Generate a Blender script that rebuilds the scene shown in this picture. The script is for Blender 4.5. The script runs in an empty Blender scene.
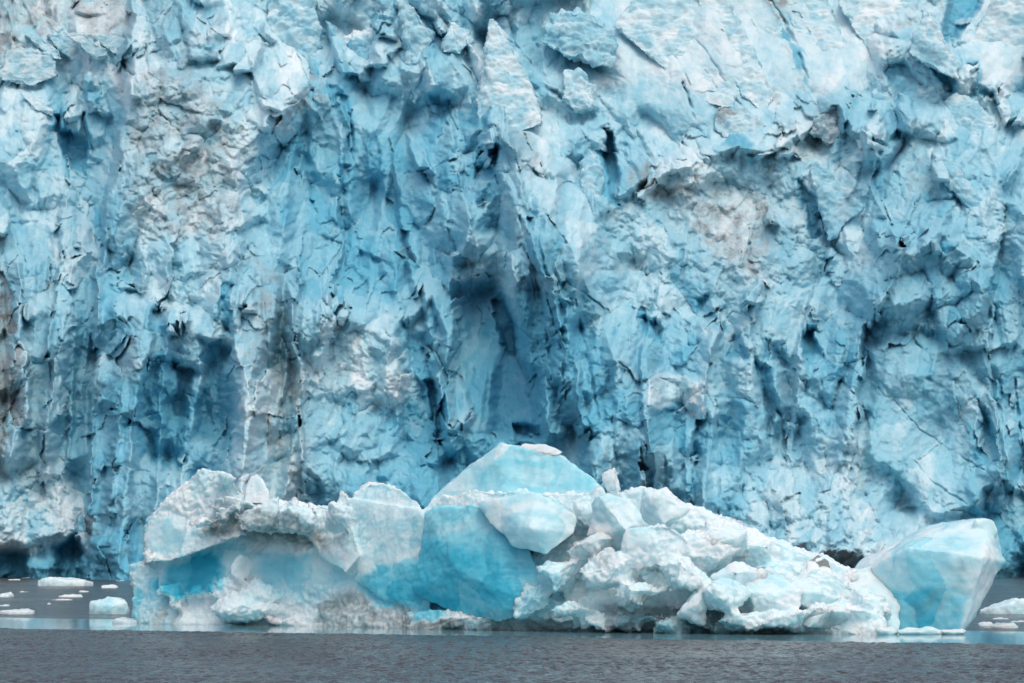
import bpy, bmesh, math, random
import numpy as np
from mathutils import Vector

random.seed(7)
rng = np.random.default_rng(7)
R = math.radians
SC = bpy.context.scene
COL = SC.collection

# ---------------------------------------------------------------- camera frame
LENS, W, H = 105.0, 1024, 683
F = LENS / 36.0 * W
CAM_H = 4.1
HORIZON = 550.0
PITCH = math.atan((HORIZON - H / 2) / F)
CP, SP = math.cos(PITCH), math.sin(PITCH)


def at_np(u, v, Y):
    """world point seen at photo position (u, v) when it stands Y metres away"""
    x = (u - W / 2) / F
    y = (H / 2 - v) / F
    dy = CP - y * SP
    dz = SP + y * CP
    s = Y / dy
    return x * s, Y + 0 * s, CAM_H + dz * s


def uv_np(X, Y, Z):
    """inverse of at_np"""
    z = Z - CAM_H
    f = Y * CP + z * SP
    up = -Y * SP + z * CP
    return W / 2 + F * X / f, H / 2 - F * up / f


# ---------------------------------------------------------------- noise
def _h(ix, iy, seed, iz=None):
    n = ix.astype(np.int64) * 374761393 + iy.astype(np.int64) * 668265263 + seed * 974711
    if iz is not None:
        n = n + iz.astype(np.int64) * 1440662683
    n = n & 0xffffffff
    n = ((n ^ (n >> 15)) * 2246822519) & 0xffffffff
    n = ((n ^ (n >> 13)) * 3266489917) & 0xffffffff
    n = n ^ (n >> 16)
    return n / 4294967296.0


def perlin2(x, y, seed=0):
    x0 = np.floor(x); y0 = np.floor(y)
    fx = x - x0; fy = y - y0
    ux = fx * fx * fx * (fx * (fx * 6 - 15) + 10)
    uy = fy * fy * fy * (fy * (fy * 6 - 15) + 10)
    r = []
    for j in (0, 1):
        for i in (0, 1):
            a = _h(x0 + i, y0 + j, seed) * 2 * np.pi
            r.append(np.cos(a) * (fx - i) + np.sin(a) * (fy - j))
    return 1.5 * ((r[0] * (1 - ux) + r[1] * ux) * (1 - uy) + (r[2] * (1 - ux) + r[3] * ux) * uy)


def fbm2(x, y, seed=0, o=4, g=0.5):
    s = 0; a = 1; t = 0
    for k in range(o):
        c, n_ = math.cos(.6 + 1.1 * k), math.sin(.6 + 1.1 * k)
        s = s + a * perlin2((x * c - y * n_) * 2 ** k + 17.3 * k, (x * n_ + y * c) * 2 ** k - 9.1 * k, seed + k)
        t += a; a *= g
    return s / t


def ridged2(x, y, seed=0, o=3):
    s = 0; a = 1; t = 0
    for k in range(o):
        s = s + a * (1 - 2 * np.abs(perlin2(x * 2 ** k + 5.3 * k, y * 2 ** k, seed + k)))
        t += a; a *= 0.5
    return s / t


def billow2(x, y, seed=0, o=3):
    return -ridged2(x, y, seed, o)


def blocks2(x, y, seed=0, nside=4, k=2.6, tilt=0.7, wmin=0.28, wmax=0.6, lean=0.0):
    """jammed blocks: highest of many small flat-topped, flat-sided blocks"""
    x0 = np.floor(x); y0 = np.floor(y)
    out = np.full(x.shape, -9.0); sec = np.full(x.shape, -9.0); who = np.zeros(x.shape)
    for j in (-1, 0, 1):
        for i in (-1, 0, 1):
            cx = x0 + i; cy = y0 + j
            dx = x - (cx + 0.5 + 0.85 * (_h(cx, cy, seed) - 0.5))
            dy = y - (cy + 0.5 + 0.85 * (_h(cx, cy, seed + 1) - 0.5))
            h0 = _h(cx, cy, seed + 2)
            b = h0 + tilt * ((_h(cx, cy, seed + 3) - 0.5) * 2 * dx + (_h(cx, cy, seed + 4) - 0.5) * 2 * dy) + lean * dy
            a0 = _h(cx, cy, seed + 5) * 6.283
            for q in range(nside):
                a = a0 + q * 6.283 / nside + 0.7 * (_h(cx, cy, seed + 10 + q) - 0.5)
                w = wmin + (wmax - wmin) * _h(cx, cy, seed + 20 + q)
                kk = k * (0.4 + 1.2 * _h(cx, cy, seed + 30 + q))
                b = np.minimum(b, h0 + kk * (w - np.cos(a) * dx - np.sin(a) * dy))
            who = np.where(b > out, _h(cx, cy, seed + 40), who)
            sec = np.maximum(sec, np.minimum(out, b)); out = np.maximum(out, b)
    return np.clip(out, -1.2, 2), np.exp(-(out - sec) / .09), who   # height, nearness of a gap, which block


def pebbles2(x, y, seed=0):
    """heaped rounded lumps"""
    x0 = np.floor(x); y0 = np.floor(y)
    out = np.full(x.shape, -1.0)
    for j in (-1, 0, 1):
        for i in (-1, 0, 1):
            cx = x0 + i; cy = y0 + j
            dx = x - (cx + 0.5 + 0.9 * (_h(cx, cy, seed) - 0.5)); dy = y - (cy + 0.5 + 0.9 * (_h(cx, cy, seed + 1) - 0.5))
            r = 0.45 + 0.5 * _h(cx, cy, seed + 2)
            q = np.maximum(np.abs(dx * .8 + dy * .6), np.abs(dy * .8 - dx * .6)) * .5 + .5 * np.hypot(dx, dy)
            out = np.maximum(out, 0.5 * _h(cx, cy, seed + 3) + np.sqrt(np.maximum(0, r * r - q * q)))
    return out


def perlin3(x, y, z, seed=0):
    x0 = np.floor(x); y0 = np.floor(y); z0 = np.floor(z)
    f = [x - x0, y - y0, z - z0]
    w = [t * t * t * (t * (t * 6 - 15) + 10) for t in f]
    tot = 0
    for k in (0, 1):
        for j in (0, 1):
            for i in (0, 1):
                a = _h(x0 + i, y0 + j, seed, z0 + k) * 2 * np.pi
                c = _h(x0 + i, y0 + j, seed + 57, z0 + k) * 2 - 1
                s = np.sqrt(1 - c * c)
                g = s * np.cos(a) * (f[0] - i) + s * np.sin(a) * (f[1] - j) + c * (f[2] - k)
                tot = tot + g * (w[0] if i else 1 - w[0]) * (w[1] if j else 1 - w[1]) * (w[2] if k else 1 - w[2])
    return 1.5 * tot


def fbm3(P, s, seed=0, o=3):
    t = 0; a = 1; n = 0
    for k in range(o):
        q = P * (2 ** k / s) + 7.7 * k
        t = t + a * perlin3(q[:, 0], q[:, 1], q[:, 2], seed + k)
        n += a; a *= 0.5
    return t / n


def facets3(P, s, seed=0, ids=False):
    """jammed angular blocks: flat-sided cells, each turned its own way"""
    q = P / s
    b = np.floor(q)
    out = np.full(len(q), -9.0); who = np.zeros(len(q))
    for k in (-1, 0, 1):
        for j in (-1, 0, 1):
            for i in (-1, 0, 1):
                c = b + np.array([i, j, k])
                h = [_h(c[:, 0], c[:, 1], seed + m, c[:, 2]) for m in range(6)]
                d = q - (c + 0.5 + 0.8 * (np.stack(h[:3], 1) - 0.5))
                a, e = h[3] * 6.283, h[4] * 6.283
                x = d[:, 0] * np.cos(a) - d[:, 1] * np.sin(a); y = d[:, 0] * np.sin(a) + d[:, 1] * np.cos(a)
                y, z = y * np.cos(e) - d[:, 2] * np.sin(e), y * np.sin(e) + d[:, 2] * np.cos(e)
                m = np.maximum(np.maximum(np.abs(x), np.abs(y)), np.abs(z))
                v = 0.45 * h[5] - m - .12 * np.sqrt((d * d).sum(1))
                if ids: who = np.where(v > out, h[5] * 7.13 % 1.0, who)
                out = np.maximum(out, v)
    return (out, who) if ids else out


def sstep(a, b, x):
    t = np.clip((x - a) / (b - a), 0, 1)
    return t * t * (3 - 2 * t)


def sdpoly(u, v, poly):
    """signed distance in photo units, positive inside"""
    best = np.full(u.shape, 1e9)
    ins = np.zeros(u.shape, bool)
    n = len(poly)
    for i in range(n):
        ax, ay = poly[i]; bx, by = poly[(i + 1) % n]
        ex, ey = bx - ax, by - ay
        t = np.clip(((u - ax) * ex + (v - ay) * ey) / (ex * ex + ey * ey + 1e-9), 0, 1)
        best = np.minimum(best, np.hypot(u - ax - t * ex, v - ay - t * ey))
        c = (ay > v) != (by > v)
        if by != ay:
            ins ^= c & (u < ex * (v - ay) / (by - ay) + ax)
    return np.where(ins, best, -best)


def dline(u, v, pts):
    """distance to a polyline, with its side (+ right of travel) and position"""
    best = np.full(u.shape, 1e9); side = np.zeros(u.shape); pos = np.zeros(u.shape)
    n = len(pts) - 1
    for i in range(n):
        ax, ay = pts[i]; bx, by = pts[i + 1]
        ex, ey = bx - ax, by - ay
        t = np.clip(((u - ax) * ex + (v - ay) * ey) / (ex * ex + ey * ey + 1e-9), 0, 1)
        d = np.hypot(u - ax - t * ex, v - ay - t * ey)
        m = d < best
        best = np.where(m, d, best)
        side = np.where(m, np.sign(ex * (v - ay) - ey * (u - ax)), side)
        pos = np.where(m, (i + t) / n, pos)
    return best, side, pos


# ---------------------------------------------------------------- materials
def new_mat(name):
    m = bpy.data.materials.new(name); m.use_nodes = True
    nt = m.node_tree
    for n in list(nt.nodes): nt.nodes.remove(n)
    out = nt.nodes.new('ShaderNodeOutputMaterial')
    p = nt.nodes.new('ShaderNodeBsdfPrincipled')
    nt.links.new(p.outputs[0], out.inputs[0])
    return m, nt, p


def ramp(nt, stops):
    r = nt.nodes.new('ShaderNodeValToRGB')
    e = r.color_ramp.elements
    e[0].position, e[0].color = stops[0][0], (*stops[0][1], 1)
    e[1].position, e[1].color = stops[-1][0], (*stops[-1][1], 1)
    for p, c in stops[1:-1]:
        k = e.new(p); k.color = (*c, 1)
    return r


def noise_node(nt, scale, detail=5, rough=0.6, vec=None, dist=0.0):
    n = nt.nodes.new('ShaderNodeTexNoise')
    n.inputs['Scale'].default_value = scale
    n.inputs['Detail'].default_value = detail
    n.inputs['Roughness'].default_value = rough
    n.inputs['Distortion'].default_value = dist
    if vec: nt.links.new(vec, n.inputs['Vector'])
    return n


def math_node(nt, op, a, b=None, clamp=False):
    n = nt.nodes.new('ShaderNodeMath'); n.operation = op; n.use_clamp = clamp
    for i, x in enumerate((a, b)):
        if x is None: continue
        if hasattr(x, 'node'): nt.links.new(x, n.inputs[i])
        else: n.inputs[i].default_value = x
    return n.outputs[0]


def ice_material(name, stops, dirt_a, dirt_b, mottle, s1, s2, rough, bump, spec=0.3, sss=0.0, sss_r=0.5, veins=False):
    """ice whose kind (white and bubbly .. dense and blue) and dirt come from the mesh"""
    m, nt, p = new_mat(name)
    geo = nt.nodes.new('ShaderNodeNewGeometry')
    at = nt.nodes.new('ShaderNodeAttribute'); at.attribute_name = 'blue'
    ad = nt.nodes.new('ShaderNodeAttribute'); ad.attribute_name = 'dirt'
    n1 = noise_node(nt, s1, 6, 0.65, geo.outputs['Position'], 0.6)
    n2 = noise_node(nt, s2, 4, 0.7, geo.outputs['Position'])
    k = math_node(nt, 'MULTIPLY', math_node(nt, 'SUBTRACT', n1.outputs[0], 0.5), mottle)
    b = math_node(nt, 'ADD', at.outputs['Fac'], k, True)
    if veins:                                                   # healed fractures: thin white seams, and faint layers
        wv = nt.nodes.new('ShaderNodeTexVoronoi'); wv.feature = 'DISTANCE_TO_EDGE'; wv.inputs['Scale'].default_value = .42
        add = nt.nodes.new('ShaderNodeMix'); add.data_type = 'VECTOR'; add.inputs[0].default_value = .55
        nt.links.new(geo.outputs['Position'], add.inputs[4]); nt.links.new(n1.outputs['Color'], add.inputs[5])
        nt.links.new(add.outputs[1], wv.inputs['Vector'])
        seam = math_node(nt, 'MULTIPLY', math_node(nt, 'SUBTRACT', 1.0, math_node(nt, 'MULTIPLY', wv.outputs['Distance'], 16.0), True), .07)
        lm = nt.nodes.new('ShaderNodeMapping'); lm.inputs['Scale'].default_value = (.25, .25, 1.6); lm.inputs['Rotation'].default_value = (0, .35, 0)
        nt.links.new(geo.outputs['Position'], lm.inputs[0])
        nl = noise_node(nt, 1.3, 5, .6, lm.outputs[0], .4)
        b = math_node(nt, 'ADD', math_node(nt, 'SUBTRACT', b, seam), math_node(nt, 'MULTIPLY', math_node(nt, 'SUBTRACT', nl.outputs[0], .5), .35), True)
    rp = ramp(nt, stops); nt.links.new(b, rp.inputs[0])
    # grit gathers in specks
    d1 = math_node(nt, 'ADD', math_node(nt, 'MULTIPLY', math_node(nt, 'SUBTRACT', n2.outputs[0], 0.5), 1.6), ad.outputs['Fac'])
    d2 = math_node(nt, 'MULTIPLY', d1, math_node(nt, 'MULTIPLY', ad.outputs['Fac'], 1.6, True), True)
    dr = ramp(nt, [(0, dirt_a), (1, dirt_b)]); nt.links.new(n1.outputs[0], dr.inputs[0])
    mx = nt.nodes.new('ShaderNodeMix'); mx.data_type = 'RGBA'
    nt.links.new(d2, mx.inputs[0]); nt.links.new(rp.outputs[0], mx.inputs[6]); nt.links.new(dr.outputs[0], mx.inputs[7])
    nt.links.new(mx.outputs[2], p.inputs['Base Color'])
    p.inputs['Roughness'].default_value = rough
    p.inputs['Specular IOR Level'].default_value = spec
    p.inputs['IOR'].default_value = 1.31
    if sss:
        p.inputs['Subsurface Weight'].default_value = sss
        p.inputs['Subsurface Radius'].default_value = (0.45 * sss_r, 0.8 * sss_r, .9 * sss_r)
        p.inputs['Subsurface Scale'].default_value = 1.0
    if bump:
        bp = nt.nodes.new('ShaderNodeBump')
        bp.inputs['Strength'].default_value = bump[0]; bp.inputs['Distance'].default_value = bump[1]
        nb = noise_node(nt, bump[2], 6, 0.6, geo.outputs['Position'], 0.3)
        nt.links.new(nb.outputs[0], bp.inputs['Height']); nt.links.new(bp.outputs[0], p.inputs['Normal'])
    return m


GLACIER_STOPS = [(0.0, (0.72, 0.82, 0.855)), (0.25, (0.52, 0.72, 0.785)), (0.5, (0.33, 0.60, 0.705)),
                 (0.75, (0.235, 0.525, 0.65)), (1.0, (0.13, 0.435, 0.585))]
BERG_STOPS = [(0.0, (0.77, 0.865, 0.89)), (0.3, (0.64, 0.84, 0.88)), (0.6, (0.29, 0.69, 0.79)),
              (0.85, (0.09, 0.52, 0.67)), (1.0, (0.035, 0.42, 0.58))]
GL_SSS = 0.2
M_GLACIER = ice_material('glacier_ice', GLACIER_STOPS, (0.165, 0.195, 0.21), (0.35, 0.40, 0.415), 0.45, 0.35, 0.9,
                         0.55, (0.35, 0.3, 1.6), 0.2, GL_SSS, .4)
M_BERG = ice_material('berg_ice', BERG_STOPS, (0.11, 0.135, 0.135), (0.33, 0.375, 0.375), 0.3, 0.45, 1.6,
                      0.25, (0.3, 0.12, 3.6), 0.5, 0.7, 0.8, veins=True)


# ---------------------------------------------------------------- objects
def tag(o, label=None, cat=None, group=None, kind=None):
    if label: o['label'] = label
    if cat: o['category'] = cat
    if group: o['group'] = group
    if kind: o['kind'] = kind
    return o


def mesh_from_arrays(name, co, quads, mat, parent=None, attrs=None, smooth=True):
    me = bpy.data.meshes.new(name)
    n, f = len(co), len(quads)
    me.vertices.add(n); me.vertices.foreach_set('co', np.asarray(co, np.float32).ravel())
    me.loops.add(f * 4); me.loops.foreach_set('vertex_index', np.asarray(quads, np.int32).ravel())
    me.polygons.add(f)
    me.polygons.foreach_set('loop_start', np.arange(0, f * 4, 4, dtype=np.int32))
    me.polygons.foreach_set('loop_total', np.full(f, 4, np.int32))
    me.update(calc_edges=True)
    me.polygons.foreach_set('use_smooth', np.full(f, smooth))
    for k, a in (attrs or {}).items():
        me.attributes.new(k, 'FLOAT', 'POINT').data.foreach_set('value', np.asarray(a, np.float32).ravel())
    me.materials.append(mat)
    o = bpy.data.objects.new(name, me); COL.objects.link(o)
    if parent: o.parent = parent
    return o


def grid_quads(nu, nv):
    i = np.arange(nu * nv).reshape(nv, nu)
    return np.stack([i[:-1, :-1], i[1:, :-1], i[1:, 1:], i[:-1, 1:]], -1).reshape(-1, 4)


def hull_into(bm, pts):
    vs = [bm.verts.new(p) for p in pts]
    r = bmesh.ops.convex_hull(bm, input=vs)
    dead = [g for g in set(r['geom_interior']) | set(r['geom_unused']) if isinstance(g, bmesh.types.BMVert) and g.is_valid]
    if dead: bmesh.ops.delete(bm, geom=dead, context='VERTS')


def ice_body(name, hulls, voxel, mat, parent=None, smooth=3, facet=(0.0, 1.5), rubble=(0.0, 0.6), lump=(0.1, 1.2),
             blue=0.3, dirt=0.0, paint=None, seed=1, mott=.1, body=False):
    """union of convex ice chunks, rounded, chipped and lumpy: one mesh"""
    bm = bmesh.new()
    for h in hulls: hull_into(bm, h)
    bmesh.ops.recalc_face_normals(bm, faces=bm.faces)
    me = bpy.data.meshes.new(name); bm.to_mesh(me); bm.free()
    o = bpy.data.objects.new(name, me); COL.objects.link(o)
    md = o.modifiers.new('r', 'REMESH'); md.mode = 'VOXEL'; md.voxel_size = voxel
    if smooth:
        sm = o.modifiers.new('s', 'SMOOTH'); sm.factor = 0.5; sm.iterations = smooth
    dg = bpy.context.evaluated_depsgraph_get()
    m2 = bpy.data.meshes.new_from_object(o.evaluated_get(dg))
    o.modifiers.clear(); o.data = m2; bpy.data.meshes.remove(me); m2.name = name
    n = len(m2.vertices)
    P = np.empty(n * 3, np.float32); m2.vertices.foreach_get('co', P); P = P.reshape(-1, 3).astype(float)
    N = np.empty(n * 3, np.float32); m2.vertices.foreach_get('normal', N); N = N.reshape(-1, 3).astype(float)
    rw = np.ones(n)
    if paint:
        u, v = uv_np(P[:, 0], P[:, 1], P[:, 2])
        wu = u + 9 * fbm3(P, 1.3, 5, 4); wv = v + 9 * fbm3(P, 1.3, 6, 4)
        for kind, poly, val, fe in paint:
            if kind == 'r':
                k = sstep(-fe, fe, sdpoly(wu, wv, poly)); rw = rw * (1 - k) + k * val
    d = 0
    wid = .5
    if facet[0]:
        f, wid = facets3(P + 0.12 * facet[1] * fbm3(P, facet[1], seed + 3, 2)[:, None], facet[1], seed, True)
        d = d + facet[0] * 1.3 * (.35 + .65 * rw) * f + .3 * facet[0] * rw * facets3(P, facet[1] * .38, seed + 77)
    if lump[0]: d = d + lump[0] * fbm3(P, lump[1], seed + 11, 4)
    if rubble[0]:
        d = d + rw * rubble[0] * (np.abs(fbm3(P, rubble[1], seed + 21, 3)) * 2.4 - 0.4 + 0.7 * facets3(P, rubble[1] * .8, seed + 31))
    P2 = P + N * (d[:, None] if not np.isscalar(d) else d)
    m2.vertices.foreach_set('co', P2.astype(np.float32).ravel())
    m2.update()
    m2.polygons.foreach_set('use_smooth', np.ones(len(m2.polygons), bool))
    b = np.full(n, float(blue)) + mott * fbm3(P, 2.5, seed + 41, 4)
    tone = .26 * (wid - .5)
    t = np.full(n, float(dirt))
    if paint:
        wu = wu + 10 * (wid - .5); wv = wv + 10 * (wid * 3.7 % 1.0 - .5)
        for kind, poly, val, fe in paint:
            k = sstep(-fe, fe, sdpoly(wu, wv, poly))
            if kind == 'r': continue
            if kind == 'b': b = b * (1 - k) + k * (val + 0.08 * fbm3(P, 1.2, seed + 51, 3))
            else: t = t * (1 - k) + k * val
    b = b + tone
    m2.attributes.new('blue', 'FLOAT', 'POINT').data.foreach_set('value', b.astype(np.float32))
    m2.attributes.new('dirt', 'FLOAT', 'POINT').data.foreach_set('value', t.astype(np.float32))
    m2.materials.clear(); m2.materials.append(mat)
    if parent:
        o.parent = parent
        o.location = -Vector(parent.location)
    return o


# ================================================================ THE GLACIER
STEP = 0.92
us = np.concatenate([np.arange(-430, -45, 3.2), np.arange(-45, 1070, STEP), np.arange(1071, 1455, 3.2)]); vs = np.arange(-75, 592, STEP)
U, V = np.meshgrid(us, vs)
shape = U.shape
# ragged outlines for everything drawn on the face
WU = U + 7 * fbm2(U / 38, V / 45, 101, 4) + 1.0 * perlin2(U / 7, V / 7, 102)
WV = V + 7 * fbm2(U / 38, V / 45, 111, 4) + 1.0 * perlin2(U / 7, V / 7, 112)
QU = WU + 7 * fbm2(U / 13, V / 17, 141, 3)
QV = WV + 7 * fbm2(U / 13, V / 17, 151, 3)
ang = 0.35 * fbm2(U / 260, V / 260, 499, 2)
SU = WU + (ang + 0.18) * (WV - 300); SV = WV + 10 * fbm2(U / 60, V / 60, 498, 2)
big, gb, wgb = blocks2(SU / 62, SV / 92, 501, 5, 2.2, 0.8, lean=.55)
med, gm, wgm = blocks2((SU - .25 * SV) / 33 + 9, SV / 46 + 5, 517, 5, 2.4, 0.9, lean=.5)
mid, gd, wgd = blocks2(SU / 17 + 3, SV / 22 + 8, 531, 4, 2.4, 0.9, lean=.4)
BU = WU + .4 * (QU - WU) + 20 * (wgm - .5) + 11 * (wgd - .5)
BV = WV + .4 * (QV - WV) + 22 * (wgd - .5) + 11 * (wgm - .5)


def grid_map(rows, v0, dv, u0, du):
    g = np.array([[int(c) for c in r] for r in rows], float) / 9.0
    gx = np.clip((WU + 12 * fbm2(U / 25, V / 25, 121, 3) - u0) / du, 0, g.shape[1] - 1.001)
    gy = np.clip((WV + 12 * fbm2(U / 25, V / 25, 131, 3) - v0) / dv, 0, g.shape[0] - 1.001)
    ix = gx.astype(int); iy = gy.astype(int); fx = gx - ix; fy = gy - iy
    fx = fx * fx * (3 - 2 * fx); fy = fy * fy * (3 - 2 * fy)
    return (g[iy, ix] * (1 - fx) + g[iy, ix + 1] * fx) * (1 - fy) + (g[iy + 1, ix] * (1 - fx) + g[iy + 1, ix + 1] * fx) * fy


BLUE = grid_map([
    "2233224443211131",
    "2233244353112242",
    "2422355524223433",
    "3432476634223444",
    "3433577643222454",
    "4443577754324455",
    "4443467875434555",
    "4564457875545555",
    "4575457876555545",
    "3565467875554345",
    "3545467786653335",
    "4655456775643346"], 24, 48, 32, 64)
DIRT = grid_map([
    "4320000000012110",
    "1021000000011000",
    "0043010010001100",
    "0043100010122110",
    "1022100010343121",
    "2012200011243111",
    "3112211011121001",
    "4211310000011000",
    "4211310000000000",
    "3111211000000000",
    "1111110000001100",
    "1111110000001100"], 24, 48, 32, 64)

# --- which breakage shows where: big blocks, middle blocks, rubble, flutes
wb = np.full(shape, 0.8); wm = np.full(shape, 0.9); wr = np.full(shape, 0.45); wf = np.full(shape, 0.15)


def style(poly, fe, b=None, m=None, r=None, f=None):
    global wb, wm, wr, wf
    k = sstep(-fe, fe, sdpoly(WU, WV, poly))
    if b is not None: wb = wb * (1 - k) + k * b
    if m is not None: wm = wm * (1 - k) + k * m
    if r is not None: wr = wr * (1 - k) + k * r
    if f is not None: wf = wf * (1 - k) + k * f


style([(-200, 270), (90, 230), (300, 270), (310, 600), (-200, 600)], 30, .45, .55, .3, .9)         # left walls
style([(125, 50), (320, 75), (260, 190), (240, 330), (110, 300)], 15, .6, .8, 1.0, .1)   # dirty buttress
style([(300, 90), (400, 130), (450, 280), (400, 340), (300, 300), (275, 200)], 20, .45, .45, .15, .35)  # hollow
style([(300, 300), (430, 330), (440, 520), (300, 520)], 18, .4, .7, .6, .4)
style([(440, 290), (540, 290), (545, 440), (440, 440)], 14, .15, .2, .1, .4)              # cave
style([(495, 130), (610, 190), (650, 420), (580, 440), (510, 300)], 12, .4, .7, .4, .8)  # fluted ridge
style([(560, -80), (870, -80), (860, 120), (700, 128), (620, 110)], 14, .12, .12, .12, .05)  # smooth slabs
style([(950, -80), (1200, -80), (1200, 90), (985, 80)], 12, .15, .15, .12, 0)
style([(620, 190), (800, 130), (850, 240), (760, 330), (580, 330)], 20, .25, .5, 1.0, 0)  # crushed plateau
style([(590, 380), (770, 390), (760, 550), (590, 550)], 15, .45, .8, .4, .7)             # blue cliff
style([(700, 540), (760, 450), (860, 440), (940, 580), (700, 600)], 14, .3, .7, 1.0, 0)   # fan
style([(600, 300), (700, 330), (860, 300), (870, 400), (760, 440), (600, 400)], 25, .45, .6, .5, .4)
style([(870, 340), (1010, 340), (1010, 540), (940, 530), (860, 440)], 15, .25, .35, .3, .15)
style([(-60, 470), (85, 465), (90, 560), (-60, 560)], 10, .3, .6, .9, .2)

# --- base profile: steep at the water, leaning back towards the top
B = 440 + 0.12 * (578 - V) + 0.00010 * np.maximum(0, 460 - V) ** 2
T = np.zeros(shape)


def raise_poly(poly, h, fe=8, fe_in=None, gu=0.0, gv=0.0):
    global T
    if h < 0 and fe <= 6 and h > -14: h *= .6
    fe_in = fe_in if fe_in is not None else .75 * fe
    fe = .55 * fe
    sd = sdpoly(WU + .36 * (BU - WU), WV + .36 * (BV - WV), poly)
    cu = sum(p[0] for p in poly) / len(poly); cv = sum(p[1] for p in poly) / len(poly)
    k = sstep(-fe, fe_in, sd)
    T = T + k * (h + gu * (WU - cu) + gv * (WV - cv))


def ridge(pts, h, wl, wr_, p=1.3):
    global T
    d, s, pos = dline(WU + 9 * (wgm - .5) + 5 * (wgd - .5), WV + 8 * (wgd - .5), pts)
    w = np.where(s > 0, wr_, wl)
    T = T + h * np.clip(1 - d / w, 0, 1) ** p * sstep(0, .08, pos + .02) ** .5


def crack(pts, depth, w):
    global T
    d, s, pos = dline(U + 1.2 * perlin2(U / 9, V / 9, 301), V + 1.2 * perlin2(U / 9, V / 9, 302), pts)
    ww = w * (0.35 + 0.65 * np.sin(np.pi * np.clip(pos * .9 + .08, 0, 1)))
    T = T - 0.3 * depth * np.clip(1.3 - d / (.6 * ww), 0, 1) * sstep(-.5, .2, fbm2(U / 16, V / 16, 303, 2))


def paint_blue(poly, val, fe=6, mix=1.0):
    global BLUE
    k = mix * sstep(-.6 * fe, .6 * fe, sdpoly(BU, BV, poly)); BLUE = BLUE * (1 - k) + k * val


def paint_dirt(poly, val, fe=8, mix=1.0):
    global DIRT
    k = mix * sstep(-fe, fe, sdpoly(BU, BV, poly)); DIRT = DIRT * (1 - k) + k * val


# upper left, standing back behind the buttress
raise_poly([(-200, -90), (140, -90), (130, 50), (122, 110), (116, 180), (106, 236), (60, 262), (-200, 255)], -20, 5, 5)
raise_poly([(58, 118), (84, 114), (84, 176), (72, 168), (60, 140)], -8, 4); paint_blue([(58, 118), (84, 114), (84, 176), (72, 168), (60, 140)], .9, 5)
paint_blue([(88, 98), (118, 105), (116, 140), (96, 135)], .62, 6)
paint_dirt([(-200, -90), (135, -90), (130, 26), (-200, 36)], .62, 4)
paint_dirt([(28, -20), (42, -20), (40, 32), (30, 32)], .95, 4)
paint_dirt([(-60, 34), (18, 34), (20, 52), (-60, 56)], 1.2, 4)
# the dirty buttress with its sharp left edge
raise_poly([(150, -90), (140, 40), (124, 62), (118, 130), (110, 200), (102, 250), (98, 400), (90, 620), (262, 620), (268, 400), (262, 280),
            (268, 185), (312, 104), (324, 76), (262, 58), (232, 20), (205, -90)], 11, 5, 34)
paint_dirt([(130, 60), (190, 50), (225, 110), (235, 200), (190, 240), (140, 230), (122, 150)], .62, 18)
ridge([(258, 128), (290, 96), (322, 76)], 4, 40, 14); paint_dirt([(255, 130), (290, 90), (322, 70), (328, 84), (280, 125)], .7, 5)
# great ribs running down to the water, and fins either side of the cave
for pts, h, wl, wr2 in (([(126, 50), (118, 130), (110, 200), (102, 300), (96, 420), (88, 600)], 15, 80, 4), ([(172, 240), (150, 340), (132, 440), (126, 600)], 8, 4, 34),
                        ([(66, 190), (50, 320), (44, 470)], 7, 30, 4), ([(216, 200), (234, 310), (252, 410), (236, 560)], 9, 46, 30), ([(300, 270), (296, 350), (302, 480)], 8, 4, 60), ([(20, 250), (26, 420)], 6, 4, 24),
                        ([(324, 76), (346, 130), (340, 230), (332, 320)], 8, 4, 60), ([(395, 150), (410, 250), (428, 350)], 6, 30, 4), ([(452, 120), (462, 170), (470, 220)], 5, 4, 30),
                        ([(472, 205), (452, 290), (440, 380), (456, 450)], 6, 12, 12), ([(508, 125), (522, 190), (545, 260), (562, 330)], 7, 4, 40),
                        ([(508, 250), (530, 330), (548, 430)], 6, 12, 14), ([(545, 235), (570, 320), (585, 430)], 6, 6, 20),
                        ([(720, 300), (700, 380), (690, 480)], 6, 4, 40), ([(832, 250), (800, 330), (790, 430)], 7, 40, 4), ([(908, 230), (870, 330), (850, 440)], 8, 4, 45), ([(1000, 230), (985, 330), (1004, 480)], 8, 4, 40),
                        ([(655, 280), (640, 370), (650, 480)], 6, 34, 4), ([(590, 150), (600, 230), (640, 300)], 5, 4, 30), ([(880, 120), (870, 180), (900, 240)], 5, 4, 30), ([(760, 300), (750, 360), (765, 430)], 5, 4, 30)):
    ridge(pts, h, wl, wr2, 1.1)
# the blue hollow in the middle left
HOL = [(328, 80), (346, 92), (374, 132), (388, 160), (425, 182), (445, 232), (455, 282), (440, 300), (400, 335), (335, 315), (292, 272), (272, 215), (278, 160), (302, 112)]
raise_poly(HOL, -10, 10, 46); paint_blue(HOL, .66, 22, .85)
for pl in ([(326, 84), (340, 82), (352, 130), (345, 160), (334, 120)], [(358, 255), (385, 262), (380, 282), (360, 276)],
           [(300, 150), (318, 170), (312, 205), (300, 190)], [(338, 165), (352, 170), (350, 200), (338, 195)]):
    raise_poly(pl, -4, 5); paint_blue(pl, .9, 6)
ridge([(348, 175), (352, 240), (340, 300)], 3, 12, 16); ridge([(384, 165), (392, 230), (400, 300)], 3.5, 14, 18)
ridge([(420, 115), (432, 170), (440, 215)], 3, 14, 18)
paint_blue([(432, 92), (484, 104), (482, 126), (440, 124)], .78, 6); raise_poly([(432, 92), (484, 104), (482, 126), (440, 124)], -5, 6)
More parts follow.
